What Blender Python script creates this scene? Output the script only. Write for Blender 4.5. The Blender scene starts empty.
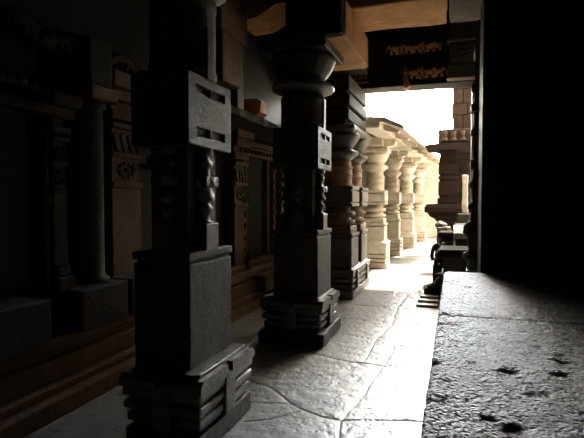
import bpy, bmesh, math, random
from mathutils import Vector, noise, Matrix
random.seed(7)
SKY, GLOW, GLOW_POW, SUN = 5.0, 240.0, 44.0, 24.0
C = bpy.context.scene
COL = C.collection
PI = math.pi

# ------------------------------------------------------------------ materials
def stone(name, c1, c2, rough=0.7, scale=6.0, bump=0.35, fine=90.0, spec=0.5, pits=0.0, dist=0.01, joints=None, stain=None):
    m = bpy.data.materials.new(name); m.use_nodes = True
    nt = m.node_tree; N = nt.nodes; L = nt.links
    b = N['Principled BSDF']
    tc = N.new('ShaderNodeTexCoord')
    n1 = N.new('ShaderNodeTexNoise'); n1.inputs['Scale'].default_value = scale; n1.inputs['Detail'].default_value = 8; n1.inputs['Roughness'].default_value = .65
    n2 = N.new('ShaderNodeTexNoise'); n2.inputs['Scale'].default_value = fine; n2.inputs['Detail'].default_value = 6
    L.new(tc.outputs['Object'], n1.inputs['Vector']); L.new(tc.outputs['Object'], n2.inputs['Vector'])
    r = N.new('ShaderNodeValToRGB')
    r.color_ramp.elements[0].position = .32; r.color_ramp.elements[0].color = (*c1, 1)
    r.color_ramp.elements[1].position = .68; r.color_ramp.elements[1].color = (*c2, 1)
    L.new(n1.outputs['Fac'], r.inputs['Fac'])
    col = r.outputs['Color']
    if stain:
        n3 = N.new('ShaderNodeTexNoise'); n3.inputs['Scale'].default_value = scale*.35; n3.inputs['Detail'].default_value = 5
        L.new(tc.outputs['Object'], n3.inputs['Vector'])
        rr = N.new('ShaderNodeValToRGB'); rr.color_ramp.elements[0].position = .5; rr.color_ramp.elements[1].position = .62
        L.new(n3.outputs['Fac'], rr.inputs['Fac'])
        mx = N.new('ShaderNodeMixRGB'); L.new(rr.outputs['Color'], mx.inputs['Fac']); L.new(col, mx.inputs['Color1'])
        mx.inputs['Color2'].default_value = (*stain, 1); col = mx.outputs['Color']
    L.new(col, b.inputs['Base Color'])
    b.inputs['Specular IOR Level'].default_value = spec
    mr = N.new('ShaderNodeMapRange'); mr.inputs['To Min'].default_value = max(.05, rough-.12); mr.inputs['To Max'].default_value = min(1, rough+.12)
    L.new(n2.outputs['Fac'], mr.inputs['Value']); L.new(mr.outputs['Result'], b.inputs['Roughness'])
    ad = N.new('ShaderNodeMath'); ad.operation = 'ADD'
    mu = N.new('ShaderNodeMath'); mu.operation = 'MULTIPLY'; mu.inputs[1].default_value = 2.0
    L.new(n1.outputs['Fac'], mu.inputs[0]); L.new(mu.outputs[0], ad.inputs[0]); L.new(n2.outputs['Fac'], ad.inputs[1])
    h = ad.outputs[0]
    if pits:
        v = N.new('ShaderNodeTexVoronoi'); v.inputs['Scale'].default_value = pits
        L.new(tc.outputs['Object'], v.inputs['Vector'])
        vr = N.new('ShaderNodeMapRange'); vr.inputs['From Max'].default_value = .45; vr.inputs['To Max'].default_value = 1.6
        L.new(v.outputs['Distance'], vr.inputs['Value'])
        a2 = N.new('ShaderNodeMath'); a2.operation = 'ADD'; L.new(h, a2.inputs[0]); L.new(vr.outputs['Result'], a2.inputs[1]); h = a2.outputs[0]
    bp = N.new('ShaderNodeBump'); bp.inputs['Strength'].default_value = bump; bp.inputs['Distance'].default_value = dist
    L.new(h, bp.inputs['Height']); L.new(bp.outputs['Normal'], b.inputs['Normal'])
    return m

M = {}
M['basalt'] = stone('dark_soapstone', (.024,.021,.018), (.065,.057,.048), rough=.58, scale=5, bump=.5, fine=60, spec=.35)
M['basaltworn'] = stone('worn_soapstone', (.06,.053,.044), (.14,.122,.10), rough=.4, scale=7, bump=.5, fine=60)
M['brown'] = stone('brown_sandstone', (.27,.155,.075), (.50,.31,.17), rough=.6, scale=6, bump=.4, fine=70)
M['beige'] = stone('sunlit_pale_stone', (.62,.53,.41), (.84,.77,.66), rough=.75, scale=5, bump=.4, fine=50, stain=(.54,.44,.32))  # pillar stone again, paled so its colour carries the courtyard sunlight
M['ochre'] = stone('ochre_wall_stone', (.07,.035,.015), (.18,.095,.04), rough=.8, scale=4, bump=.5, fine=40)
M['darkwall'] = stone('shaded_wall_stone', (.009,.007,.005), (.025,.018,.012), rough=.9, scale=4, bump=.4, fine=40)  # hall dimness put into the colour of walls and ceiling
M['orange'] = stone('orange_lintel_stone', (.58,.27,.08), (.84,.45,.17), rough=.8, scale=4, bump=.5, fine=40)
M['black'] = stone('near_black_stone', (.010,.0095,.009), (.025,.022,.02), rough=.7, scale=4, bump=.5, fine=60)  # nearly black base colour
M['void'] = stone('recess_shade_stone', (.012,.01,.008), (.025,.02,.016), rough=.95, scale=4, bump=.2, fine=60)  # shade of the doorway and niche openings, as a dark colour
M['void2'] = stone('shade_dark_lintel', (.014,.011,.009), (.035,.028,.022), rough=.85, scale=4, bump=.4, fine=60, spec=.15)  # shade put into the colour of lintels, frieze beam and cornice
M['dimochre'] = stone('shaded_ochre_stone', (.015,.009,.005), (.042,.024,.012), rough=.8, scale=4, bump=.5, fine=40)  # darker copy of the ochre, with the far-left shade in the colour
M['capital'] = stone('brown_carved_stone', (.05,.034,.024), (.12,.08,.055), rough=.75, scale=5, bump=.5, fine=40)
M['neck'] = stone('dull_brown_stone', (.12,.075,.045), (.25,.17,.11), rough=.6, scale=6, bump=.4, fine=70)
M['floor'] = stone('grey_flagstone', (.20,.203,.206), (.34,.338,.33), rough=.40, scale=3.5, bump=.34, fine=30, pits=24, dist=.006, spec=.9)
M['ledge'] = stone('grey_pitted_ledge_stone', (.02,.02,.02), (.08,.079,.077), rough=.5, scale=14, bump=1.0, fine=70, pits=48, dist=.035, spec=.55)
M['porch'] = stone('sun_paled_porch_stone', (.4,.36,.3), (.6,.55,.47), rough=.6, scale=6, bump=.4, fine=50)  # pale tone holds sunlight on platform top and slab
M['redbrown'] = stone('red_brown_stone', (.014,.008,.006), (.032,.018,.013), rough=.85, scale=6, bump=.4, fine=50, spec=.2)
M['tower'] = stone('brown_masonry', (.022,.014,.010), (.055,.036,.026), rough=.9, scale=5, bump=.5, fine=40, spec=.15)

# ------------------------------------------------------------------ mesh helpers
class MB:
    def __init__(s): s.bm = bmesh.new()
    def _merge(s, t):
        me = bpy.data.meshes.new('tmp'); t.to_mesh(me); s.bm.from_mesh(me); bpy.data.meshes.remove(me); t.free()
    def box(s, x0, x1, y0, y1, z0, z1, bev=0.0, seg=2, rot=None, cut=0):
        t = bmesh.new(); bmesh.ops.create_cube(t, size=1)
        for v in t.verts:
            v.co = Vector(((x0+x1)/2+v.co.x*(x1-x0), (y0+y1)/2+v.co.y*(y1-y0), (z0+z1)/2+v.co.z*(z1-z0)))
        if cut: bmesh.ops.subdivide_edges(t, edges=t.edges[:], cuts=cut, use_grid_fill=True)
        if bev:
            es = [e for e in t.edges if len(e.link_faces) == 2 and e.calc_face_angle(0) > .5]
            bmesh.ops.bevel(t, geom=es, offset=bev, segments=seg, affect='EDGES', profile=.5)
        if rot: bmesh.ops.transform(t, matrix=rot, verts=t.verts[:])
        s._merge(t); return s
    def lathe(s, prof, cx=0, cy=0, n=28, sq=0.0, cap=True, rot=0.0, lobes=0, lobe=0):
        # prof: list of (z, r)
        t = bmesh.new(); rings = []
        for z, r in prof:
            ring = []
            for i in range(n):
                a = 2*PI*i/n+rot
                rr = r*(1+(lobe*math.cos(lobes*a) if lobes else 0))
                ring.append(t.verts.new((cx+rr*math.cos(a), cy+rr*math.sin(a), z)))
            rings.append(ring)
        for a, b in zip(rings, rings[1:]):
            for i in range(n):
                f = t.faces.new((a[i], a[(i+1)%n], b[(i+1)%n], b[i])); f.smooth = n > 8
        if cap:
            t.faces.new(list(reversed(rings[0]))); t.faces.new(rings[-1])
        s._merge(t); return s
    def sqlathe(s, prof, cx=0, cy=0):      # square section moulding: (z, half)
        t = bmesh.new(); rings = []
        for z, h in prof:
            hx, hy = h if isinstance(h, tuple) else (h, h)
            rings.append([t.verts.new((cx+a*hx, cy+b*hy, z)) for a, b in ((-1,-1),(1,-1),(1,1),(-1,1))])
        for a, b in zip(rings, rings[1:]):
            for i in range(4): t.faces.new((a[i], a[(i+1)%4], b[(i+1)%4], b[i]))
        t.faces.new(list(reversed(rings[0]))); t.faces.new(rings[-1])
        s._merge(t); return s
    def prism(s, pts, axis, a, b):         # polygon pts (u,v) swept along axis from a to b
        t = bmesh.new()
        def P(u, v, w): return {'x': (w,u,v), 'y': (u,w,v), 'z': (u,v,w)}[axis]
        A = [t.verts.new(P(u,v,a)) for u, v in pts]; B = [t.verts.new(P(u,v,b)) for u, v in pts]
        n = len(pts)
        for i in range(n): t.faces.new((A[i], A[(i+1)%n], B[(i+1)%n], B[i]))
        t.faces.new(A[::-1]); t.faces.new(B)
        bmesh.ops.recalc_face_normals(t, faces=t.faces[:])
        s._merge(t); return s
    def blob(s, x, y, z, rx, ry, rz, sub=2, rot=None):
        t = bmesh.new(); bmesh.ops.create_icosphere(t, subdivisions=sub, radius=1)
        for v in t.verts: v.co = Vector((v.co.x*rx, v.co.y*ry, v.co.z*rz))
        if rot: bmesh.ops.rotate(t, cent=(0,0,0), matrix=Matrix.Rotation(rot,3,'Y'), verts=t.verts[:])
        for v in t.verts: v.co += Vector((x,y,z))
        for f in t.faces: f.smooth = True
        s._merge(t); return s
    def tube(s, pts, rad, n=8):
        t = bmesh.new(); rings = []
        for i, p in enumerate(pts):
            p = Vector(p); d = (Vector(pts[min(i+1,len(pts)-1)])-Vector(pts[max(i-1,0)])).normalized()
            u = d.orthogonal().normalized(); w = d.cross(u); r = rad[i] if isinstance(rad, (list,tuple)) else rad
            rings.append([t.verts.new(p+u*r*math.cos(2*PI*k/n)+w*r*math.sin(2*PI*k/n)) for k in range(n)])
        for a, b in zip(rings, rings[1:]):
            for k in range(n):
                f = t.faces.new((a[k], a[(k+1)%n], b[(k+1)%n], b[k])); f.smooth = True
        t.faces.new(rings[0][::-1]); t.faces.new(rings[-1])
        s._merge(t); return s
    def rough(s, amt=.006, sc=9.0, chips=0.0):
        for v in s.bm.verts:
            d = noise.noise_vector(v.co*sc)*amt
            if chips:
                k = noise.noise(v.co*sc*.6+Vector((3,7,1)))
                if k > .25: d += Vector((0,0,-chips*(k-.25)*2))
            v.co += d
        return s
    def fine(s, ln=.08, maxit=3):         # split long edges so roughness shows
        for _ in range(maxit):
            es = [e for e in s.bm.edges if e.calc_length() > ln]
            if not es: break
            bmesh.ops.subdivide_edges(s.bm, edges=es, cuts=1, use_grid_fill=True)
        return s
    def build(s, name, mat, parent=None, loc=None):
        me = bpy.data.meshes.new(name)
        bmesh.ops.recalc_face_normals(s.bm, faces=s.bm.faces[:])
        s.bm.to_mesh(me); s.bm.free()
        me.materials.append(mat if not isinstance(mat, str) else M[mat])
        o = bpy.data.objects.new(name, me); COL.objects.link(o)
        if parent: o.parent = parent
        if loc: o.location = loc
        return o

def tag(o, label=None, cat=None, group=None, kind=None):
    if label: o['label'] = label
    if cat: o['category'] = cat
    if group: o['group'] = group
    if kind: o['kind'] = kind
    return o
def empty(name, loc, label, cat, group=None, rz=0):
    o = bpy.data.objects.new(name, None); COL.objects.link(o)
    o.location = loc; o.rotation_euler = (0,0,rz); o.empty_display_size = .1
    return tag(o, label, cat, group)
def struct(o): o['kind'] = 'structure'; return o

# ------------------------------------------------------------------ floor
def seg_dist(px, py, a, b):
    ax, ay = a; bx, by = b; dx, dy = bx-ax, by-ay
    t = max(0, min(1, ((px-ax)*dx+(py-ay)*dy)/(dx*dx+dy*dy+1e-12)))
    return math.hypot(px-ax-t*dx, py-ay-t*dy)
SEAMS = [
 [(-0.73,3.31),(-0.66,3.77),(-0.6,4.5)], [(-1.9,4.75),(-1.3,4.68),(-0.92,4.55),(-0.6,4.53),(-0.4,4.6)],
 [(-0.73,3.31),(-0.41,3.41),(0.2,3.56)], [(-0.73,3.31),(-0.68,3.04),(-0.66,2.2)],
 [(-1.9,3.9),(-1.41,3.73),(-1.15,3.48),(-1.03,3.4),(-0.87,3.33),(-0.73,3.31)], [(-1.35,3.08),(-1.23,3.15),(-1.14,3.23),(-1.04,3.36)],
 [(-0.8,4.62),(-0.79,5.41),(-0.74,5.92),(-0.68,6.41)], [(-1.5,5.5),(-1.27,5.47),(-0.78,5.37)],
 [(-1.6,6.25),(-1.31,6.21),(-0.63,6.16),(-.1,6.2)], [(-1.75,3.3),(-1.54,3.37),(-1.11,3.47)],
 [(-.6,4.5),(-.58,5.2),(-.1,5.25)], [(-1.7,7.1),(-.5,7.05),(0,7.1)], [(-.72,6.2),(-.75,7.1),(-.7,8.0)],
 [(-1.7,8.0),(0,8.05)], [(-.9,8.0),(-.88,9.0)], [(-1.7,9.0),(0,8.95)], [(-.6,9),(-.6,10.1)], [(-1.7,10.1),(.2,10.0)],
 [(-1,10.1),(-1,11.3)], [(-1.7,11.3),(.2,11.3)], [(-.55,11.3),(-.55,12.5)], [(-1.7,12.5),(.2,12.5)],
 [(-2.6,5.9),(-1.5,5.95)], [(-2.6,7.0),(-1.7,7.1)], [(-2.6,4.5),(-1.9,4.4)], [(-2.5,3.2),(-1.9,3.3)], [(-2.0,2.0),(-2.05,9)],
]
SG = []
for s_ in SEAMS:
    for a, b in zip(s_, s_[1:]):
        n = max(1, int(math.hypot(b[0]-a[0], b[1]-a[1])/.12)); prev = a
        for i in range(1, n+1):
            q = (a[0]+(b[0]-a[0])*i/n, a[1]+(b[1]-a[1])*i/n)
            if i < n: q = (q[0]+random.uniform(-.012,.012), q[1]+random.uniform(-.012,.012))
            SG.append((prev, q)); prev = q
GR = {}
for sgm in SG:
    for gx in range(int(math.floor((min(sgm[0][0],sgm[1][0])-.06)/.2)), int(math.floor((max(sgm[0][0],sgm[1][0])+.06)/.2))+1):
        for gy in range(int(math.floor((min(sgm[0][1],sgm[1][1])-.06)/.2)), int(math.floor((max(sgm[0][1],sgm[1][1])+.06)/.2))+1):
            GR.setdefault((gx,gy), []).append(sgm)
def floor_h(x, y):
    d = min((seg_dist(x, y, a, b) for a, b in GR.get((math.floor(x/.2), math.floor(y/.2)), ())), default=1)
    w = .0045+.004*noise.noise(Vector((x*3,y*3,5)))
    z = -.006
    if d < .05: z -= .016*math.exp(-(d/w)**2) + .0015*math.exp(-(d/.04)**2)
    z += .005*noise.noise(Vector((x*2.2,y*2.2,0)))+.0035*noise.noise(Vector((x*11,y*11,1)))
    p = noise.noise(Vector((x*19,y*19,2)))
    if p > .3: z -= .012*(p-.3)
    return z
bm = bmesh.new()
X0, X1, NX = -2.55, .1, 300
ys = [2.2]
while ys[-1] < 13: ys.append(ys[-1]*1.0034)
grid = []
for y in ys:
    row = []
    for i in range(NX+1):
        x = X0+(X1-X0)*i/NX
        edge = i in (0, NX) or y in (ys[0], ys[-1])
        row.append(bm.verts.new((x, y, 0 if edge else floor_h(x, y))))
    grid.append(row)
for a, b in zip(grid, grid[1:]):
    for i in range(NX):
        f = bm.faces.new((a[i], a[i+1], b[i+1], b[i])); f.smooth = True
def quad(x0, x1, y0, y1, z=0):
    bm.faces.new([bm.verts.new(p) for p in ((x0,y0,z),(x1,y0,z),(x1,y1,z),(x0,y1,z))])
Y0f, Y1f = ys[0], ys[-1]
quad(-3.4, 3.4, -2, Y0f); quad(-3.4, X0, Y0f, Y1f); quad(X1, 3.4, Y0f, Y1f); quad(-3.4, 3.4, Y1f, 22)
me = bpy.data.meshes.new('floor'); bm.to_mesh(me); bm.free(); me.materials.append(M['floor'])
fo = bpy.data.objects.new('floor', me); COL.objects.link(fo); struct(fo)

# ------------------------------------------------------------------ shell
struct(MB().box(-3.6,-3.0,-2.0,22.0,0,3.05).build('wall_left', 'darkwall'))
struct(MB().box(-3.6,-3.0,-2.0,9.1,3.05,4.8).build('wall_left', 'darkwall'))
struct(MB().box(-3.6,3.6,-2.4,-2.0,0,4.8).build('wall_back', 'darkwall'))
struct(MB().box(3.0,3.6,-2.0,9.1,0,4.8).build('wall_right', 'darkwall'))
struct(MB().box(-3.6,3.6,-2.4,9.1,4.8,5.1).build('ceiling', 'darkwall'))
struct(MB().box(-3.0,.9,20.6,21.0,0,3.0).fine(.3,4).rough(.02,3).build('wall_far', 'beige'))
# roof of the left gallery beyond the hall
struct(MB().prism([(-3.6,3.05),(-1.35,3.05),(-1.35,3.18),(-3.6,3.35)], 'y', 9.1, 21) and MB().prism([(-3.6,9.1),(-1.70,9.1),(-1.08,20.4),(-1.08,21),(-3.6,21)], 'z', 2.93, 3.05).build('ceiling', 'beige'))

# ------------------------------------------------------------------ hall pillars
def bands(prof_list, bev=.012):
    m = MB()
    for z0, z1, h in prof_list: m.box(-h,h,-h,h,z0,z1,bev)
    return m
def pillar_a(loc, label, base_off=(0,0), sx=1, dz=0, slab=.42):
    root = empty('carved_pillar', (*loc,0), label, 'pillar', 'carved pillars along the left of the passage'); root.scale.x = sx
    bx, by = base_off
    b = MB().box(-slab,slab,-slab,slab,0,.13,.015).fine(.1).rough(.012,7,.03); bmesh.ops.translate(b.bm, vec=(bx,by,0), verts=b.bm.verts[:])
    b.build('plinth_slab','basalt',root)
    b = bands([(.13,.17,.34),(.165,.215,.37),(.21,.25,.345),(.245,.295,.385),(.29,.33,.35),(.325,.385,.39)], .016).rough(.004,8)
    bmesh.ops.translate(b.bm, vec=(bx,by,0), verts=b.bm.verts[:])
    bmo = b.build('base_moulding','basaltworn',root)
    for k in range(4):
        R = Matrix.Translation((bx,by,0)) @ Matrix.Rotation(k*PI/2,4,'Z')
        MB().box(.30,.405,-.07,.07,.14,.40,.012,rot=R).build('center_band','basaltworn',bmo)
    b = MB()
    for sx in (-1,1):
        for sy in (-1,1):
            x0,x1 = sorted((sx*.035,sx*.405)); y0,y1 = sorted((sy*.035,sy*.405))
            b.prism([(y0+.0,.385),(y1,.385),(y1,.43),(y1-.03*(sy>0),.455),(y0+.03*(sy<0),.455),(y0,.43)], 'x', x0, x1)
    b.box(-.34,.34,-.34,.34,.385,.475,.01)
    b.fine(.09).rough(.008,9,.02); bmesh.ops.translate(b.bm, vec=(bx,by,0), verts=b.bm.verts[:])
    b.build('base_cap','basaltworn',root)
    MB().box(-.29,.29,-.29,.29,.45,1.11,.012).fine(.12).rough(.004,6).build('lower_block','basalt',root)
    b = MB().box(-.30,.30,-.30,.30,1.13,1.18,.01); b.box(-.27,.27,-.27,.27,1.1,1.15)
    b.fine(.1).rough(.005,8,.01).build('block_cap','basalt',root)
    core = MB().box(-.19,.19,-.19,.19,1.15,1.86).build('recessed_core','basalt',root)
    prof = [(1.18,.07),(1.18,.075),(1.36,.075),(1.36,.05),(1.40,.045),(1.43,.07),(1.45,.072),(1.47,.045),(1.49,.045),(1.50,.09),(1.53,.085),(1.57,.06),(1.59,.06),(1.59,.095),(1.65,.095),(1.65,.05),(1.70,.045),(1.72,.07),(1.74,.072),(1.76,.045),(1.79,.04),(1.79,.075),(1.84,.075)]
    for k in range(4):
        a = k*PI/2; cx, cy = .215*math.cos(a), .215*math.sin(a)
        c = MB().lathe(prof, cx, cy, 16)
        c.box(cx-.085,cx+.085,cy-.085,cy+.085,1.175,1.35,.008); c.box(cx-.088,cx+.088,cy-.088,cy+.088,1.585,1.65,.008)
        c.build('colonnette','basaltworn',root)
    b = MB().box(-.295,.295,-.295,.295,1.83,1.895,.01).box(-.265,.265,-.265,.265,1.88,2.24)
    b.box(-.295,.295,-.295,.295,1.945,2.155,.008).box(-.295,.295,-.295,.295,2.205,2.27,.01)
    for k in range(4):
        R = Matrix.Rotation(k*PI/2,4,'Z')
        for yy in (-.28,0,.28): b.box(.2,.293,yy-.014,yy+.014,1.85,2.25,rot=R)
    b.rough(.003,7).build('square_block','basalt',root)
    b = MB().lathe([(2.25,.25),(2.30,.27),(2.31,.285),(2.34,.285),(2.345,.275),(2.55+dz,.275),(2.56+dz,.285),(2.60+dz,.285),(2.61+dz,.265),(2.67+dz,.25)], n=40)
    for k in range(4):
        R = Matrix.Rotation(k*PI/2,4,'Z'); b.box(.2,.292,-.05,.05,2.27,2.6,.01,rot=R)
    b.build('round_shaft','basalt',root)
    MB().lathe([(z+dz,r) for z,r in ((2.63,.24),(2.66,.30),(2.69,.385),(2.71,.40),(2.73,.40),(2.755,.36),(2.79,.27),(2.82,.26))], n=40).rough(.003,8).build('ring_capital','basaltworn',root)
    MB().lathe([(z+dz,r) for z,r in ((2.80,.26),(2.83,.29),(2.88,.34),(2.93,.375),(2.98,.40),(3.0,.41),(3.03,.41),(3.04,.37),(3.07,.36))], n=40, lobes=16, lobe=.012).build('bell_capital','basalt',root)
    return root
def bracket_top(root, z, half, arm, mat='basalt', zt=None):
    h = .18 if zt is None else zt-z
    MB().box(-half,half,-half,half,z,z+.08,.015).rough(.004,7).build('abacus',mat,root)
    if zt is None: return
    for k in range(4):
        b = MB().prism([(0,z+.1),(half,z+.1),(half+.07,z+.14),(arm-.1,z+.17),(arm,z+.25),(arm,z+h+.13),(0,z+h+.13)], 'y', -.2, .2)
        bmesh.ops.rotate(b.bm, cent=(0,0,0), matrix=Matrix.Rotation(k*PI/2,3,'Z'), verts=b.bm.verts[:])
        b.rough(.008,6).build('bracket_arm',mat,root)

p1 = pillar_a((-1.70,2.93), 'nearest carved black stone pillar, its left side lost in darkness', (.10,-.03), .68, .2, .375); bracket_top(p1,3.25,.40,.6,zt=3.36)
p2 = pillar_a((-1.605,5.33), 'tall dark carved pillar in the middle, second from the camera', (-.01,-.03), .85); bracket_top(p2,3.05,.42,.5)

# pillars beyond: type with round drum
def pillar_b(loc, label, hb, hs, mat, drum, group=True, base_ext=0, ztop=3.0, zb=.47, wide=0):
    root = empty('carved_pillar', (*loc,0), label, 'pillar', 'carved pillars along the left of the passage')
    be = hb+base_ext
    MB().box(-hb,hb,-be,be,0,.13,.015).fine(.15).rough(.01,6,.02).build('plinth_slab',mat,root)
    b = MB()
    for z0,z1,h in ((.12,.16,-.05),(.15,.22,-.01),(.21,.25,-.045),(.245,.31,0),(.30,.34,-.045),(.33,zb-.08,0)):
        b.box(-hb-h,hb+h,-be-h,be+h,z0,z1,.018)
    bmo = b.rough(.004,8).build('base_moulding',mat,root)
    for yy in ([-be+hb, be-hb] if base_ext else [0]):
        MB().box(hb-.05,hb+.025,yy-.06,yy+.06,.14,zb-.06,.01).build('center_band',mat,bmo)
    MB().sqlathe([(zb-.09,(hb,be)),(zb-.03,(hb+.01,be+.01)),(zb,(hb-.04,be-.04)),(zb+.02,(hb-.09,be-.09))]).fine(.12).rough(.008,8,.01).build('base_cap',mat,root)
    offs = [-be+hb+.02, be-hb-.02] if base_ext else [0]
    for oy in offs:
        def sh(m): bmesh.ops.translate(m.bm, vec=(0,oy,0), verts=m.bm.verts[:]); return m
        sh(MB().box(-hs,hs,-hs,hs,zb-.02,.92,.012).box(-hs-.012,hs+.012,-hs-.012,hs+.012,.94,.99,.008).fine(.15).rough(.004,6)).build('lower_block',mat,root)
        b = MB().box(-hs+.02,hs-.02,-hs+.02,hs-.02,.985,1.10,.012)
        b.lathe([(1.09,hs*.75),(1.12,hs*.75),(1.13,hs*.98),(1.17,hs*1.0),(1.19,hs*.95),(1.20,hs*.72),(1.24,hs*.72),(1.25,hs*.96),(1.29,hs*1.0),(1.32,hs*.97),(1.33,hs*.72),(1.41,hs*.72)], n=28)
        sh(b).build('turned_neck','neck' if drum == 'brown' else mat,root)
        b = MB().box(-hs-.012,hs+.012,-hs-.012,hs+.012,1.40,1.445,.008).box(-hs+.02,hs-.02,-hs+.02,hs-.02,1.42,1.68)
        b.box(-hs-.01,hs+.01,-hs-.01,hs+.01,1.465,1.635,.008).box(-hs-.012,hs+.012,-hs-.012,hs+.012,1.655,1.71,.008)
        sh(b).build('square_block',mat,root)
        r = hs*.80
        sh(MB().lathe([(1.70,r*1.05),(1.73,r*1.08),(1.75,r*.98),(1.88,r),(1.885,r*1.04),(1.90,r*1.04),(1.905,r),(1.99,r*.99),(1.995,r*1.05),(2.02,r*1.05),(2.025,r*.96),(2.09,r*.93),(2.12,r*.85)], n=32)).build('round_drum',drum,root)
        sh(MB().lathe([(2.10,r*.85),(2.15,r*1.05),(2.19,r*1.38),(2.22,r*1.45),(2.25,r*1.42),(2.28,r*1.05),(2.31,r*.98)], n=32)).build('ring_capital',mat,root)
        sh(MB().lathe([(2.29,r*.98),(2.34,r*1.15),(2.40,r*1.32),(2.45,r*1.5),(2.50,r*1.55),(2.51,r*1.4),(2.54,r*1.4)], n=32)).build('bell_capital',mat,root)
    MB().sqlathe([(2.52,(hb*.9,be*.9)),(2.56,(hb*1.05,be*1.05)),(2.62,(hb*1.05,be*1.05)),(2.64,(hb*.95,be*.95))]).rough(.005,7).build('abacus',mat,root)
    if base_ext: return root
    for sx, sy in ((1,0),(-1,0),(0,1),(0,-1)):
        a = hb+.14; w = hb*.72
        pts = [(0,2.63),(hb*.8,2.63),(hb+.02,2.66),(a,2.72),(a+.03,2.78),(a,ztop-.12),(a,ztop),(0,ztop)]
        b = MB().prism(pts, 'y', -w, w)
        ang = math.atan2(sy,sx)
        bmesh.ops.rotate(b.bm, cent=(0,0,0), matrix=Matrix.Rotation(ang,3,'Z'), verts=b.bm.verts[:])
        if base_ext and sy: bmesh.ops.translate(b.bm, vec=(0,sy*(be-hb),0), verts=b.bm.verts[:])
        b.rough(.006,6).build('bracket_arm',mat,root)
    return root
p3 = pillar_b((-1.75,8.14), 'dark twin shafted pillar with orange drums at the end of the roofed hall', .31, .275, 'basaltworn', 'brown', base_ext=.45, ztop=3.0)
b = MB()
for z0,z1,h in ((2.62,2.70,.0),(2.70,2.86,.05),(2.86,2.90,.01),(2.90,3.08,.07),(3.08,3.13,.02),(3.13,3.36,.06)): b.box(-.33-h,.19+h,-.76-h,.72,z0,z1,.02)
b.rough(.008,6).build('lintel_block','void2',p3)
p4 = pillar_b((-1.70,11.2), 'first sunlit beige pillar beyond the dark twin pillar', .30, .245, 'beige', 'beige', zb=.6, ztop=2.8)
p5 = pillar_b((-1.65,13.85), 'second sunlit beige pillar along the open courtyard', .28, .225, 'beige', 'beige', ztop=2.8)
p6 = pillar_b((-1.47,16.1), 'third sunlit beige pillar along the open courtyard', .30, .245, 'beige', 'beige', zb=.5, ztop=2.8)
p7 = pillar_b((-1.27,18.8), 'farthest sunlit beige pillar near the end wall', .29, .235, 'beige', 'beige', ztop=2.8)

# ------------------------------------------------------------------ beams
t2 = empty('ceiling_beam', (0,5.75,3.56), 'pair of orange brown lintel stones with a dark right end at the top of the picture', 'beam')
MB().box(-1.5,-.1,-.36,.10,0,.5,.02).fine(.25,4).rough(.012,3).build('lintel_stone','orange',t2)
MB().box(-1.5,-.12,.115,.52,.02,.5,.02).fine(.25,4).rough(.012,3).build('lintel_stone','orange',t2)
MB().box(-.085,2.9,-.36,.50,.01,.5,.02).fine(.25,4).rough(.012,3).build('dark_end_stone','capital',t2)  # right end in a darker brown than the other lintel stones
MB().box(-1.55,2.9,-.40,.58,.5,1.24,.02).build('upper_course','basalt',t2)
lb = MB().box(-1.62,-1.06,5.0,6.35,3.15,3.54,.03).fine(.2,4).rough(.012,4).build('bracket_block','orange')
MB().box(-1.66,-1.08,4.86,4.995,3.14,3.55,.02).build('shade_fascia','void2',lb)  # dark slab added to make the block's front face look shaded
tag(lb,'orange lit stone block on top of the second pillar under the ceiling beam','block')
lb = MB().box(-2.1,-1.3,-1.9,4.89,3.50,4.0,.02).build('longitudinal_beam','darkwall')
tag(lb,'dark stone beam running above the nearest pillar into the black ceiling','beam')
lb = MB().box(-2.1,-1.4,6.36,8.45,3.6,4.2,.02).build('longitudinal_beam','basalt')
tag(lb,'dark stone beam above the gap between second and twin pillar','beam')

t3 = empty('frieze_beam', (0,8.5,3.38), 'black carved beam with small figures above the bright opening', 'beam')
b = MB().box(-3,3,0,.45,0,.5,.02).box(-3,3,.05,.6,.48,1.42,.01)
b.box(-3,3,-.05,.1,.33,.40,.01).box(-3,3,-.06,.1,.72,.80,.015).box(-3,3,-.03,.1,0,.06,.01)
b.rough(.006,6).build('beam_body','void2',t3)
def quadruped(x, z, s, flip=1, trunk=False):
    m = MB(); y = -.02
    m.blob(x,y,z,.07*s,.035,.042*s); m.blob(x+flip*.072*s,y-.01,z+.03*s,.032*s,.03,.03*s)
    for dx in (-.05,-.03,.035,.055): m.tube([(x+dx*s,y,z-.01*s),(x+(dx+flip*.008)*s,y-.01,z-.045*s),(x+dx*s,y,z-.085*s)],[.016*s,.012*s,.012*s])
    if trunk: m.tube([(x+flip*.09*s,y-.01,z+.03*s),(x+flip*.115*s,y-.01,z-.01*s),(x+flip*.11*s,y-.01,z-.055*s)],[.016*s,.012*s,.008*s])
    m.tube([(x-flip*.065*s,y,z+.015*s),(x-flip*.09*s,y,z+.03*s),(x-flip*.1*s,y,z-.01*s)],.007*s)
    return m
def standing(x, z, s):
    m = MB(); y = -.02
    m.blob(x,y,z,.026*s,.028,.042*s); m.blob(x,y-.01,z+.062*s,.02*s,.022,.022*s)
    m.tube([(x-.012*s,y,z-.03*s),(x-.03*s,y-.01,z-.065*s),(x-.018*s,y,z-.1*s)],[.016*s,.013*s,.01*s])
    m.tube([(x+.012*s,y,z-.03*s),(x+.02*s,y-.01,z-.065*s),(x+.024*s,y,z-.1*s)],[.016*s,.013*s,.01*s])
    m.tube([(x-.024*s,y,z+.025*s),(x-.06*s,y-.01,z+.01*s),(x-.055*s,y,z+.05*s)],.009*s)
    m.tube([(x+.024*s,y,z+.025*s),(x+.055*s,y-.01,z-.005*s),(x+.04*s,y,z-.03*s)],.009*s)
    return m
k = 0
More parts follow.
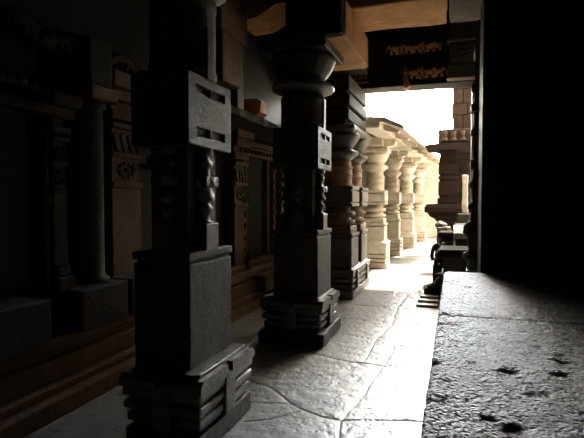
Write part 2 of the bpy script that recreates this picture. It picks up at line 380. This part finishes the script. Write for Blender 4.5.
for x in (-.98,-.86,-.74,-.63,-.52,-.41,-.30):
    z = .61; s = .95+.15*random.random()
    (quadruped(x,z,s,1 if k%2 else -1,k%3==0) if k%3 != 1 else standing(x,z,s)).rough(.004,20).build('carved_figure','orange',t3)  # orange puts bounced light into the colour of the frieze figures
    k += 1
for x, q in ((-.80,0),(-.66,1),(-.53,0),(-.42,1),(-.28,1)):
    (quadruped(x,.2,1.15,1,True) if q else standing(x,.2,1.15)).rough(.004,20).build('carved_figure','orange',t3)
for x in (-1.62,-1.54,-1.46): standing(x,.22,.7).build('carved_figure','orange',t3)
MB().lathe([(-.06,.03),(-.03,.06),(.03,.055),(.1,.03),(.14,.012)],-.78,-.03,12).build('hanging_bud','orange',t3)
MB().box(-1.75,-1.4,-.05,.02,.09,.11).build('ledge_strip','orange',t3)

# eave of the courtyard gallery (veers gently right with its pillars)
ev = empty('gallery_eave', (-1.36,9.12,2.80), 'sloping sunlit stone eave over the row of beige pillars', 'eave', rz=-.055)
b = MB().prism([(-.30,.125),(.1,.11),(.43,-.02),(.47,-.03),(.47,.03),(.12,.2),(-.30,.24)], 'y', .05, 11.3)
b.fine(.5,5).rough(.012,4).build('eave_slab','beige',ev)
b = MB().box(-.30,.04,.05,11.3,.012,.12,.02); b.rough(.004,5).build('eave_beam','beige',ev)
for i in range(9):
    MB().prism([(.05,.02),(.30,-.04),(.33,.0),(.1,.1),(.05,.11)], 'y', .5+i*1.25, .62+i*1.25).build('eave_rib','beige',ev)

# ------------------------------------------------------------------ left wall dressing
WX = -3.0
def wall_part(m, name, mat, par): return m.build(name, mat, par)
# stepped plinth under the wall
pl = empty('wall_plinth', (WX,0,0), 'stepped moulded plinth along the foot of the left wall', 'plinth')
for i,(d,z0,z1) in enumerate(((.44,0,.14),(.36,.14,.2),(.30,.2,.36),(.24,.36,.42),(.30,.42,.52),(.2,.52,.6))):
    MB().box(-.05,d,-1.9,8.4,z0,z1,.015,cut=0).fine(.5,4).rough(.008,3).build('plinth_course','ochre',pl)
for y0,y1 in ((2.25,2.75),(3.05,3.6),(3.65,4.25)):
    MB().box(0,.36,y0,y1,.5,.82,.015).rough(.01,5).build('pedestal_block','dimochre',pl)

def pilaster(y, w, z0, z1, label, depth=.12, mat='ochre'):
    if y < 3.5: mat = 'dimochre'  # far-left pilaster takes the shaded ochre
    r = empty('wall_pilaster', (WX, y, z0), label, 'pilaster', 'carved pilasters on the left wall')
    h = z1-z0
    MB().box(-.03,depth+.06,-w/2-.02,w/2+.02,0,.12,.012).box(-.03,depth+.03,-w/2,w/2,.12,.2,.01).build('foot',mat,r)
    MB().box(-.03,depth,-w/2,w/2,.2,h*.50,.008).rough(.004,6).build('shaft',mat,r)
    b = MB().box(-.03,depth-.01,-w/2+.01,w/2-.01,h*.5,h*.78)
    b.box(-.03,depth+.02,-w/2-.01,w/2+.01,h*.5,h*.525,.005).box(-.03,depth+.02,-w/2-.01,w/2+.01,h*.635,h*.655,.005).box(-.03,depth+.03,-w/2-.015,w/2+.015,h*.76,h*.785,.005)
    b.build('carved_field',mat,r)
    n = 4
    c = MB()
    for i in range(n):       # leaf shaped tongues
        yy = -w/2+w*(i+.5)/n
        z = h*.70
        R = Matrix.Translation((depth,yy,z)) @ Matrix.Rotation(.35,4,'X')
        c.box(-.01,.022,-w/n*.28,w/n*.28,-h*.04,h*.04,.008,rot=R)
    c.build('leaf_band',mat,r)
    c = MB(); zz = h*.58
    for i in range(10):
        a = 2*PI*i/10; c.blob(depth,math.cos(a)*w*.25,zz+math.sin(a)*h*.03,.014,w*.09,h*.012,1)
    c.blob(depth+.005,0,zz,.018,w*.12,h*.014,1); c.build('rosette',mat,r)
    MB().box(-.03,depth+.03,-w/2-.02,w/2+.02,h*.80,h*.84,.01).box(-.03,depth-.02,-w/2+.02,w/2-.02,h*.84,h*.88).box(-.03,depth+.06,-w/2-.04,w/2+.04,h*.88,h*.93,.015).box(-.03,depth+.1,-w/2-.08,w/2+.08,h*.93,h,.02).rough(.005,7).build('capital',mat,r)
    return r
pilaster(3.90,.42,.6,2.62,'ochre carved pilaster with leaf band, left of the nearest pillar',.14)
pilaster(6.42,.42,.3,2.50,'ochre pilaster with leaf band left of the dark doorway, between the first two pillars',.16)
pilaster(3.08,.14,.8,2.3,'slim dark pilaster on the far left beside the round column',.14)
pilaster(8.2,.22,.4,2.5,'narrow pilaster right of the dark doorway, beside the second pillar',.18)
# round engaged column
rc = empty('wall_column', (WX+.12,3.42,.80), 'smooth round dark grey column standing against the left wall', 'column')
MB().lathe([(0,.15),(.05,.155),(.08,.12),(.1,.115),(1.45,.115),(1.46,.14),(1.5,.14)], n=24).build('shaft','basalt',rc)
MB().box(-.16,.18,-.17,.17,1.5,1.62,.02).rough(.006,7).build('capital','ochre',rc)
MB().box(-.14,.14,-.14,.14,1.62,2.0,.02).build('upper_block','darkwall',rc)
# niches
nf = empty('wall_niche', (WX,2.72,.85), 'dark hooded niche at the far left edge of the wall', 'niche')
MB().box(.005,.03,-.22,.22,0,1.3).build('shade_panel','void',nf)  # flat dark panel painted as the niche's shade
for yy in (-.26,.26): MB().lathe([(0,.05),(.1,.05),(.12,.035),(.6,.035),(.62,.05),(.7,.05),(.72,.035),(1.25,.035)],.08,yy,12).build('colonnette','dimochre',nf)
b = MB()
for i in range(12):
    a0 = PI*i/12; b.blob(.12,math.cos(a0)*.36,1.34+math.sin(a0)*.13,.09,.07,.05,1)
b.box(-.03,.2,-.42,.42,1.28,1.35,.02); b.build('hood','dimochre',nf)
# garland moulding high on the wall
g = MB()
pts = [(WX+.1, 2.6+i*.08, 2.72+.05*math.sin(i*.9)+.0*i) for i in range(22)]
g.tube(pts, .06, 10)
for i in range(0,22,1): g.blob(WX+.15,2.6+i*.08,2.68+.03*math.sin(i*1.7),.04,.035,.04,1)
tag(g.build('garland_moulding','dimochre'),'lumpy carved garland moulding high on the dark left wall','moulding')
# small figure by the carved pilaster
fb = MB(); fb.blob(WX+.16,4.32,2.05,.06,.06,.10); fb.blob(WX+.18,4.32,2.2,.05,.05,.055); fb.blob(WX+.14,4.32,1.9,.07,.08,.05); fb.tube([(WX+.16,4.26,2.1),(WX+.22,4.22,2.0),(WX+.2,4.27,1.92)],.02)
fb.box(WX-.02,WX+.24,4.2,4.44,1.8,1.86,.01)
tag(fb.rough(.01,12).build('wall_figure','basaltworn'),'small carved seated figure bracket just left of the nearest pillar','carving')

# doorway
d = struct(MB().box(WX-.01,WX+.02,6.72,7.62,.42,2.12).build('door_1','void'))  # flat dark panel for the shaded door opening
fr = empty('door_frame', (WX,7.17,.42), 'ochre carved stone frame around the dark doorway behind the passage', 'door frame')
for sy in (-1,1):
    for i,(o,w,dp) in enumerate(((.45,.10,.10),(.56,.10,.16),(.67,.07,.11))):
        y0,y1 = sorted((sy*o, sy*(o+w)))
        b = MB().box(-.03,dp,y0,y1,0,1.72,.01)
        if i == 1:
            for k in range(9): b.blob(dp,(y0+y1)/2,.2+k*.17,.03,.045,.06,1)
        b.build('jamb','ochre',fr)
    b = MB()   # guardian relief at jamb foot
    yy = sy*.58; b.blob(.2,yy,.12,.07,.07,.13); b.blob(.22,yy,.28,.04,.045,.05); b.blob(.22,yy-.06,.1,.05,.05,.1); b.build('jamb_carving','ochre',fr)
b = MB().box(-.03,.14,-.76,.76,1.72,1.86,.015).box(-.03,.2,-.8,.8,1.86,1.94,.015)
for k in range(12): b.blob(.15,-.7+k*.127,1.79,.03,.04,.04,1)
b.build('lintel','ochre',fr)
MB().box(-.03,.46,-.55,.55,-.24,-.005,.02).rough(.01,5).build('threshold_step','ochre',fr)
# corbels above
cb = MB().prism([(WX,2.62),(WX+.1,2.68),(WX+.26,2.80),(WX+.28,2.95),(WX+.2,3.0),(WX,3.0)], 'y', 6.9, 7.2).fine(.12).rough(.012,7)
tag(cb.build('wall_corbel','orange'),'orange lit corbel jutting from the left wall above the doorway','corbel')
cb = MB().prism([(WX,2.42),(WX+.15,2.42),(WX+.5,2.52),(WX+.52,2.60),(WX,2.66)], 'y', 5.2, 8.4).fine(.25,4).rough(.012,5)
tag(cb.build('wall_cornice','void2'),'dark overhanging cornice above the wall doorway','cornice')
# upper wall panels and capital block (lit)
up = empty('upper_wall_panel', (WX,5.95,2.95), 'orange brown upright wall stones high between the first two pillars', 'wall panel')
MB().box(-.02,.32,-.42,.12,.0,.62,.02).fine(.15).rough(.01,5).build('stone_block','ochre',up)
MB().box(-.02,.26,.14,.36,-.25,.62,.02).fine(.15).rough(.01,5).build('stone_block','ochre',up)
MB().box(-.02,.30,-.42,.40,.635,1.8,.02).fine(.2).rough(.01,5).build('stone_block','ochre',up)
cbk = empty('corner_bracket', (WX,6.9,4.0), 'orange stone bracket block at the top left between the pillars', 'bracket')
MB().prism([(.06,0),(.35,.02),(.72,.2),(.85,.28),(.85,.62),(.06,.62)], 'y', -.4, .3).fine(.15).rough(.012,6).build('bracket_stone','orange',cbk)
MB().box(.04,.95,-.5,.35,.64,.79,.02).build('cap_stone','darkwall',cbk)

# ------------------------------------------------------------------ right side: ledge in the foreground
lg = empty('stone_ledge', (-.09,0,0), 'long pitted grey stone ledge in the right foreground', 'ledge')
PITS = [(0.04, 3.22, 2.2), (0.08, 3.15, 1.5), (0.31, 2.2, 2.6), (0.01, 2.24, 1.8), (0.55, 2.4, 2.2), (0.5, 2.22, 2.2), (0.17, 2.27, 1.5), (0.27, 1.65, 3), (0.2, 1.7, 1.6), (0.21, 4.25, 1.6), (0.55, 2.5, 1.5), (0.07, 2.01, 1.2), (0.47, 2.6, 1)]
def ledge_slab(y0, y1, x1=2.6, top=.8):
    bm = bmesh.new(); nx, ny = 190, int((y1-y0)/.013); rows = []
    for j in range(ny+1):
        y = y0+(y1-y0)*j/ny; row = []
        for i in range(nx+1):
            u = (i/nx)**1.7; x = u*x1
            z = .0015*noise.noise(Vector((x*5,y*5,0)))+.0035*noise.noise(Vector((x*24,y*24,3)))+.0045*noise.noise(Vector((x*60,y*60,3)))
            p = noise.noise(Vector((x*6,y*9,9)))
            if p > .46: z -= .03*(p-.46)
            for px, py, pr in PITS:
                if abs(px-x) < .09 and abs(py-y) < .09:
                    q = ((x-px)/(.013*pr))**2+((y-py)/(.009*pr))**2
                    z -= .022*math.exp(-q*(1+.5*noise.noise(Vector((x*40,y*40,7)))))
            ed = min(y-y0, y1-y)
            z -= .012*math.exp(-(ed/.009)**2)
            n2 = noise.noise(Vector((0,y*7,4)))
            ch = max(0,n2-.28)*.14
            xe = x
            if i == 0: xe = .008*noise.noise(Vector((0,y*12,1)))+ch*.5
            if x < .12: z -= ch*(1-x/.12)*.4 + .012*math.exp(-x/.012)
            row.append(bm.verts.new((xe,y,top+z)))
        rows.append(row)
    for a, b in zip(rows, rows[1:]):
        for i in range(nx):
            f = bm.faces.new((a[i],a[i+1],b[i+1],b[i])); f.smooth = True
    low = {}
    bd = [r[0] for r in rows][::-1] + rows[0][1:] + [r[-1] for r in rows[1:]] + rows[-1][1:-1][::-1]
    lo = [bm.verts.new((v.co.x, v.co.y, top-.24)) for v in bd]
    n = len(bd)
    for i in range(n): bm.faces.new((bd[i], bd[(i+1)%n], lo[(i+1)%n], lo[i]))
    bm.faces.new(lo[::-1])
    m = MB(); m.bm.free(); m.bm = bm
    return m.build('ledge_slab','ledge',lg)
ledge_slab(-1.6,.8); ledge_slab(.81,3.17); ledge_slab(3.18,5.13)
MB().box(.06,2.6,-1.6,5.1,0,.18,.02).box(.1,2.6,-1.6,5.08,.17,.56,.01).build('ledge_base','basalt',lg)

# massive black pier at the end of the ledge
pr = empty('black_pier', (.24,5.14,0), 'massive unlit black stone pier filling the right side of the picture', 'pier')
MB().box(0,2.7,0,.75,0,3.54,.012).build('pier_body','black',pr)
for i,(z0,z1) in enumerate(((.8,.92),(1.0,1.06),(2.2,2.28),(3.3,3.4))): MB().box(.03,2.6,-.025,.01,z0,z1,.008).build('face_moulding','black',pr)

def turned(name, loc, label, cat, prof, mat, extra=(), n=24):
    r = empty(name, loc, label, cat)
    MB().lathe(prof, n=n).build('shaft', mat, r)
    for z0,z1,h in extra: MB().box(-h,h,-h,h,z0,z1,.01).build('square_block', mat, r)
    return r
pf = [(.12,.19),(.3,.19),(.33,.15),(.4,.15),(.45,.2),(.5,.2),(.54,.14),(.8,.14),(.83,.19),(.88,.19),(.91,.13),(1.05,.14),(1.12,.19),(1.2,.19),(1.26,.12),(1.35,.105),(1.4,.14),(1.45,.14),(1.48,.1),(1.62,.1),(1.65,.13),(1.7,.13),(1.74,.1),(2.2,.09),(2.24,.12),(2.3,.12),(2.34,.09),(2.7,.09),(2.74,.12),(2.8,.12),(2.84,.08),(3.52,.08)]
turned('jamb_column', (.28,6.12,0), 'black turned column just behind the big pier, its rings catching light', 'column', pf, 'basalt', ((0,.13,.19),(.6,.7,.15),(1.85,1.95,.12),(2.5,2.58,.12)))
pf2 = [(z,r*1.15) for z,r in pf]
turned('jamb_column', (.46,7.25,.85), 'second dark turned column farther back, mostly hidden by the first', 'column', [(z*.74-.0,r) for z,r in pf2], 'basalt', ((0,.2,.2),(.95,1.1,.2),(1.5,1.56,.19),(2.58,2.69,.24)))

cp = empty('hall_pier', (.5,8.75,0), 'dark stone support holding the right end of the carved beam', 'pier')
MB().box(-.26,.6,-.3,.3,1.01,3.37,.02).build('pier_shaft','basalt',cp)
cc = empty('carved_capital', (.35,8.20,3.38), 'dark brown carved capital block at the top right beside the frieze', 'capital')
b = MB().box(-.5,.75,-.02,.22,0,.22,.02).box(-.46,.75,0,.22,.22,.55,.01).box(-.5,.75,-.06,.22,.55,.62,.02).box(-.44,.75,0,.22,.62,1.38,.01)
b.rough(.006,6).build('capital_body','capital',cc)
for i in range(5):
    zz = .68+i*.13
    MB().tube([(-.42,-.0,zz+.06),(-.2,-.03,zz+.02),(0,-.03,zz+.08),(.25,-.0,zz+.02)],.016).build('carved_rib','capital',cc)
for i in range(3): MB().tube([(-.42,-.0,.30+i*.08),(-.15,-.03,.34+i*.08),(.2,-.0,.27+i*.08)],.014).build('carved_rib','capital',cc)

# ------------------------------------------------------------------ right side beyond: porch steps, platform, seat, tower
st = empty('porch_steps', (-.5,7.2,0), 'thin flat stone steps low on the floor beside the ledge end', 'steps')
MB().box(0,.29,0,.16,0,.03,.006).fine(.1).rough(.003,8).build('step_slab','floor',st)
MB().box(.01,.29,.17,.33,0,.06,.006).fine(.1).rough(.003,8).build('step_slab','floor',st)
MB().box(.03,.29,.34,.5,0,.09,.006).fine(.1).rough(.003,8).build('step_slab','floor',st)
bs = empty('balustrade_stone', (-.22,8.0,0), 'broken dark carved stone sitting behind the thin low steps', 'carved stone')
MB().prism([(-.2,0),(.2,0),(.2,.42),(.10,.44),(.02,.34),(-.06,.26),(-.16,.18),(-.22,.16)], 'y', -.22, .1).fine(.08).rough(.02,8).build('stone_body','basalt',bs)
b = MB(); b.tube([(-.16,-.25,.18),(-.05,-.26,.22),(.04,-.25,.3),(.02,-.25,.4),(-.06,-.25,.38)],[.03,.04,.045,.035,.02],10).build('scroll','basalt',bs)
eb = empty('elephant_carving', (-.25,8.42,0), 'upright dark carved animal figure at the corner of the porch', 'carving')
b = MB().box(-.08,.16,-.12,.14,0,.46,.015); b.build('pedestal','basalt',eb)
b = MB(); b.blob(.03,0,.60,.09,.12,.13); b.blob(-.02,-.05,.74,.065,.07,.07); b.tube([(-.05,-.08,.75),(-.085,-.1,.68),(-.095,-.1,.59),(-.075,-.1,.53)],[.04,.034,.028,.022]); b.blob(.05,-.04,.73,.02,.05,.055); b.blob(.07,.06,.76,.06,.06,.06)
for dx,dy in ((-.04,-.06),(.06,-.06),(-.04,.07),(.06,.07)): b.tube([(dx+.01,dy,.54),(dx,dy,.44)],.035)
b.rough(.012,14).build('figure_body','basalt',eb)

pb = empty('porch_block', (-.2,6.95,0), 'red brown topped moulded stone block just beyond the ledge', 'block')
MB().box(.03,1.2,0,.72,0,.5,.015).box(.06,1.2,.02,.72,.5,.74,.01).build('block_body','basalt',pb)
MB().sqlathe([(0,(.6,.36)),(.04,(.63,.37)),(.08,(.6,.35)),(.10,(.58,.34))]).build('top_moulding','redbrown',pb,loc=(.6,.36,.735))
pt = empty('porch_platform', (-.02,8.1,0), 'raised porch platform with a bright sunlit top', 'platform')
MB().box(0,.75,0,2.6,0,.7,.02).box(.03,.75,.02,2.6,.7,.9,.01).build('platform_body','basalt',pt)
MB().box(0,.75,0,2.6,.9,.99,.012).fine(.3).rough(.005,5).build('platform_top','porch',pt)  # top paled for sunlight, body left dark
rm = empty('rounded_moulding', (-.15,8.75,0), 'short dark rounded stone step nose left of the sunlit platform', 'moulding')
MB().box(-.08,.12,-.1,.5,0,.82,.01).build('support_stone','basalt',rm)
b = MB().tube([(-.12,.0,.9),(.12,.0,.9)],.06,14); b.box(-.1,.12,0,.5,.85,.96,.02); b.build('nose','redbrown',rm)
rk = MB().blob(-.26,10.6,1.0,.13,.12,.07).box(-.34,-.07,10.4,10.8,0,.96,.03).fine(.1).rough(.03,9)
tag(rk.build('loose_rock','basaltworn'),'rough rock lump sticking out below the projecting slab','rock')

ks = empty('projecting_slab', (-.1,12.5,0), 'dark stone slab jutting toward the courtyard on a curved bracket under the dark square pillar', 'slab')
MB().box(-.6,.9,-.1,1.2,1.20,1.33,.02).sqlathe([(1.33,(.74,.64)),(1.40,(.70,.6))],.15,.55).build('upper_slab','redbrown',ks)
MB().prism([(-.55,1.21),(-.47,1.10),(-.36,1.04),(-.30,.96),(-.1,.90),(-.05,.7),(.9,.7),(.9,1.21)], 'y', 0, 1.0).build('curved_bracket','redbrown',ks)
MB().box(-.1,.9,.05,1.0,0,.72,.02).build('slab_base','redbrown',ks)
pc = empty('porch_pillar', (-.17,12.95,1.405), 'dark square pillar standing on the projecting slab', 'pillar')
b = MB()
for z0,z1,h in ((0,.14,.24),(.14,.2,.2),(.2,.55,.22),(.55,.6,.19),(.6,.68,.22),(.68,.73,.19),(.73,1.0,.22),(1.0,1.3,.2)): b.box(-h,h,-h,h,z0,z1,.01)
b.build('shaft','redbrown',pc)
pe = empty('porch_eave', (-.05,12.9,2.71), 'dark projecting eave slab resting on the porch pillar', 'eave')
MB().prism([(-.64,.05),(-.35,0),(.9,0),(.9,.14),(-.3,.14),(-.64,.10)], 'y', -.5, .8).rough(.006,6).build('eave_slab','redbrown',pe)
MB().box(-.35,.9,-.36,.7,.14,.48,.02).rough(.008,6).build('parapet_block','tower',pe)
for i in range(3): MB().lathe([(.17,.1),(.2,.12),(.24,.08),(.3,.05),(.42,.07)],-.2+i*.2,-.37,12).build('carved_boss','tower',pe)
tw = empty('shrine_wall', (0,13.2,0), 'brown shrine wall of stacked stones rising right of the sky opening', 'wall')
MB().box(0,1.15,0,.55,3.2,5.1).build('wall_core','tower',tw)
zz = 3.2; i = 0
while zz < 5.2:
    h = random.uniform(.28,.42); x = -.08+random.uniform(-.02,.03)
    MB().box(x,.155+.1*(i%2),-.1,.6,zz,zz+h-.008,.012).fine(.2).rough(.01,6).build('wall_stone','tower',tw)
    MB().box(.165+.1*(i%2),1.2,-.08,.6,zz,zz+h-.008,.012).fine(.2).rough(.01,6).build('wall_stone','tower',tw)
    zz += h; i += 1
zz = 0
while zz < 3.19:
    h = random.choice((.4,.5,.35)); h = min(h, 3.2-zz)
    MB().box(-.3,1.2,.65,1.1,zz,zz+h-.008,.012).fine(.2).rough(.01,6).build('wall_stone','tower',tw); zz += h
tag(MB().box(.15,.27,11.6,11.85,1.205,2.05,.02).fine(.1).rough(.02,6).build('sunlit_spot_slab','porch'),'pale upright slab standing in for a sunlit patch between the square pillar and the black column','stone slab')  # added in pale stone to show a sunlit spot
lowq = MB().box(.0,.55,10.75,12.3,0,1.0,.02).box(.05,.5,11.5,12.2,1.0,1.2,.02)
tag(lowq.rough(.01,5).build('side_plinth','basalt'),'dark side plinth between the sunlit platform and the projecting slab','plinth')

# ------------------------------------------------------------------ light
w = bpy.data.worlds.new('World'); C.world = w; w.use_nodes = True
wt = w.node_tree; WN = wt.nodes; WL = wt.links
bg = WN['Background']
# hazy bright sky: a pale dome with a glow added low ahead to light the near floor
tcw = WN.new('ShaderNodeTexCoord'); dp = WN.new('ShaderNodeVectorMath'); dp.operation = 'DOT_PRODUCT'
ga, ge = math.radians(1), math.radians(20)
dp.inputs[1].default_value = (math.sin(ga)*math.cos(ge), math.cos(ga)*math.cos(ge), math.sin(ge))
nrm = WN.new('ShaderNodeVectorMath'); nrm.operation = 'NORMALIZE'
WL.new(tcw.outputs['Generated'], nrm.inputs[0]); WL.new(nrm.outputs[0], dp.inputs[0])
mxx = WN.new('ShaderNodeMath'); mxx.operation = 'MAXIMUM'; mxx.inputs[1].default_value = 0; WL.new(dp.outputs['Value'], mxx.inputs[0])
pw = WN.new('ShaderNodeMath'); pw.operation = 'POWER'; pw.inputs[1].default_value = GLOW_POW; WL.new(mxx.outputs[0], pw.inputs[0])
ml = WN.new('ShaderNodeMath'); ml.operation = 'MULTIPLY_ADD'; ml.inputs[1].default_value = GLOW; ml.inputs[2].default_value = SKY
WL.new(pw.outputs[0], ml.inputs[0]); WL.new(ml.outputs[0], bg.inputs['Strength'])
mc = WN.new('ShaderNodeMixRGB'); mc.inputs['Color1'].default_value = (1,.86,.65,1); mc.inputs['Color2'].default_value = (.86,.94,1,1)
WL.new(pw.outputs[0], mc.inputs['Fac']); WL.new(mc.outputs['Color'], bg.inputs['Color'])
sd = bpy.data.lights.new('sun','SUN'); sd.energy = SUN; sd.angle = math.radians(3); sd.color = (1,.9,.7)
so = bpy.data.objects.new('sun', sd); COL.objects.link(so)
az = math.radians(60); el = math.radians(70)
dirv = Vector((math.sin(az)*math.cos(el), math.cos(az)*math.cos(el), math.sin(el)))
so.rotation_euler = dirv.to_track_quat('Z','Y').to_euler()

# ------------------------------------------------------------------ camera
f = 500.0; th = math.atan(19/f); ps = math.atan(163/f*math.cos(th))
cd = bpy.data.cameras.new('camera'); cd.sensor_fit = 'HORIZONTAL'; cd.sensor_width = 36; cd.lens = 36*f/584; cd.clip_start = .02
co = bpy.data.objects.new('camera', cd); COL.objects.link(co)
co.location = (0,0,1.5); co.rotation_euler = (PI/2-th, 0, ps)
C.camera = co
vs = C.view_settings; vs.view_transform = 'Standard'; vs.look = 'None'; vs.gamma = 1; vs.use_curve_mapping = False; vs.exposure = 0.0
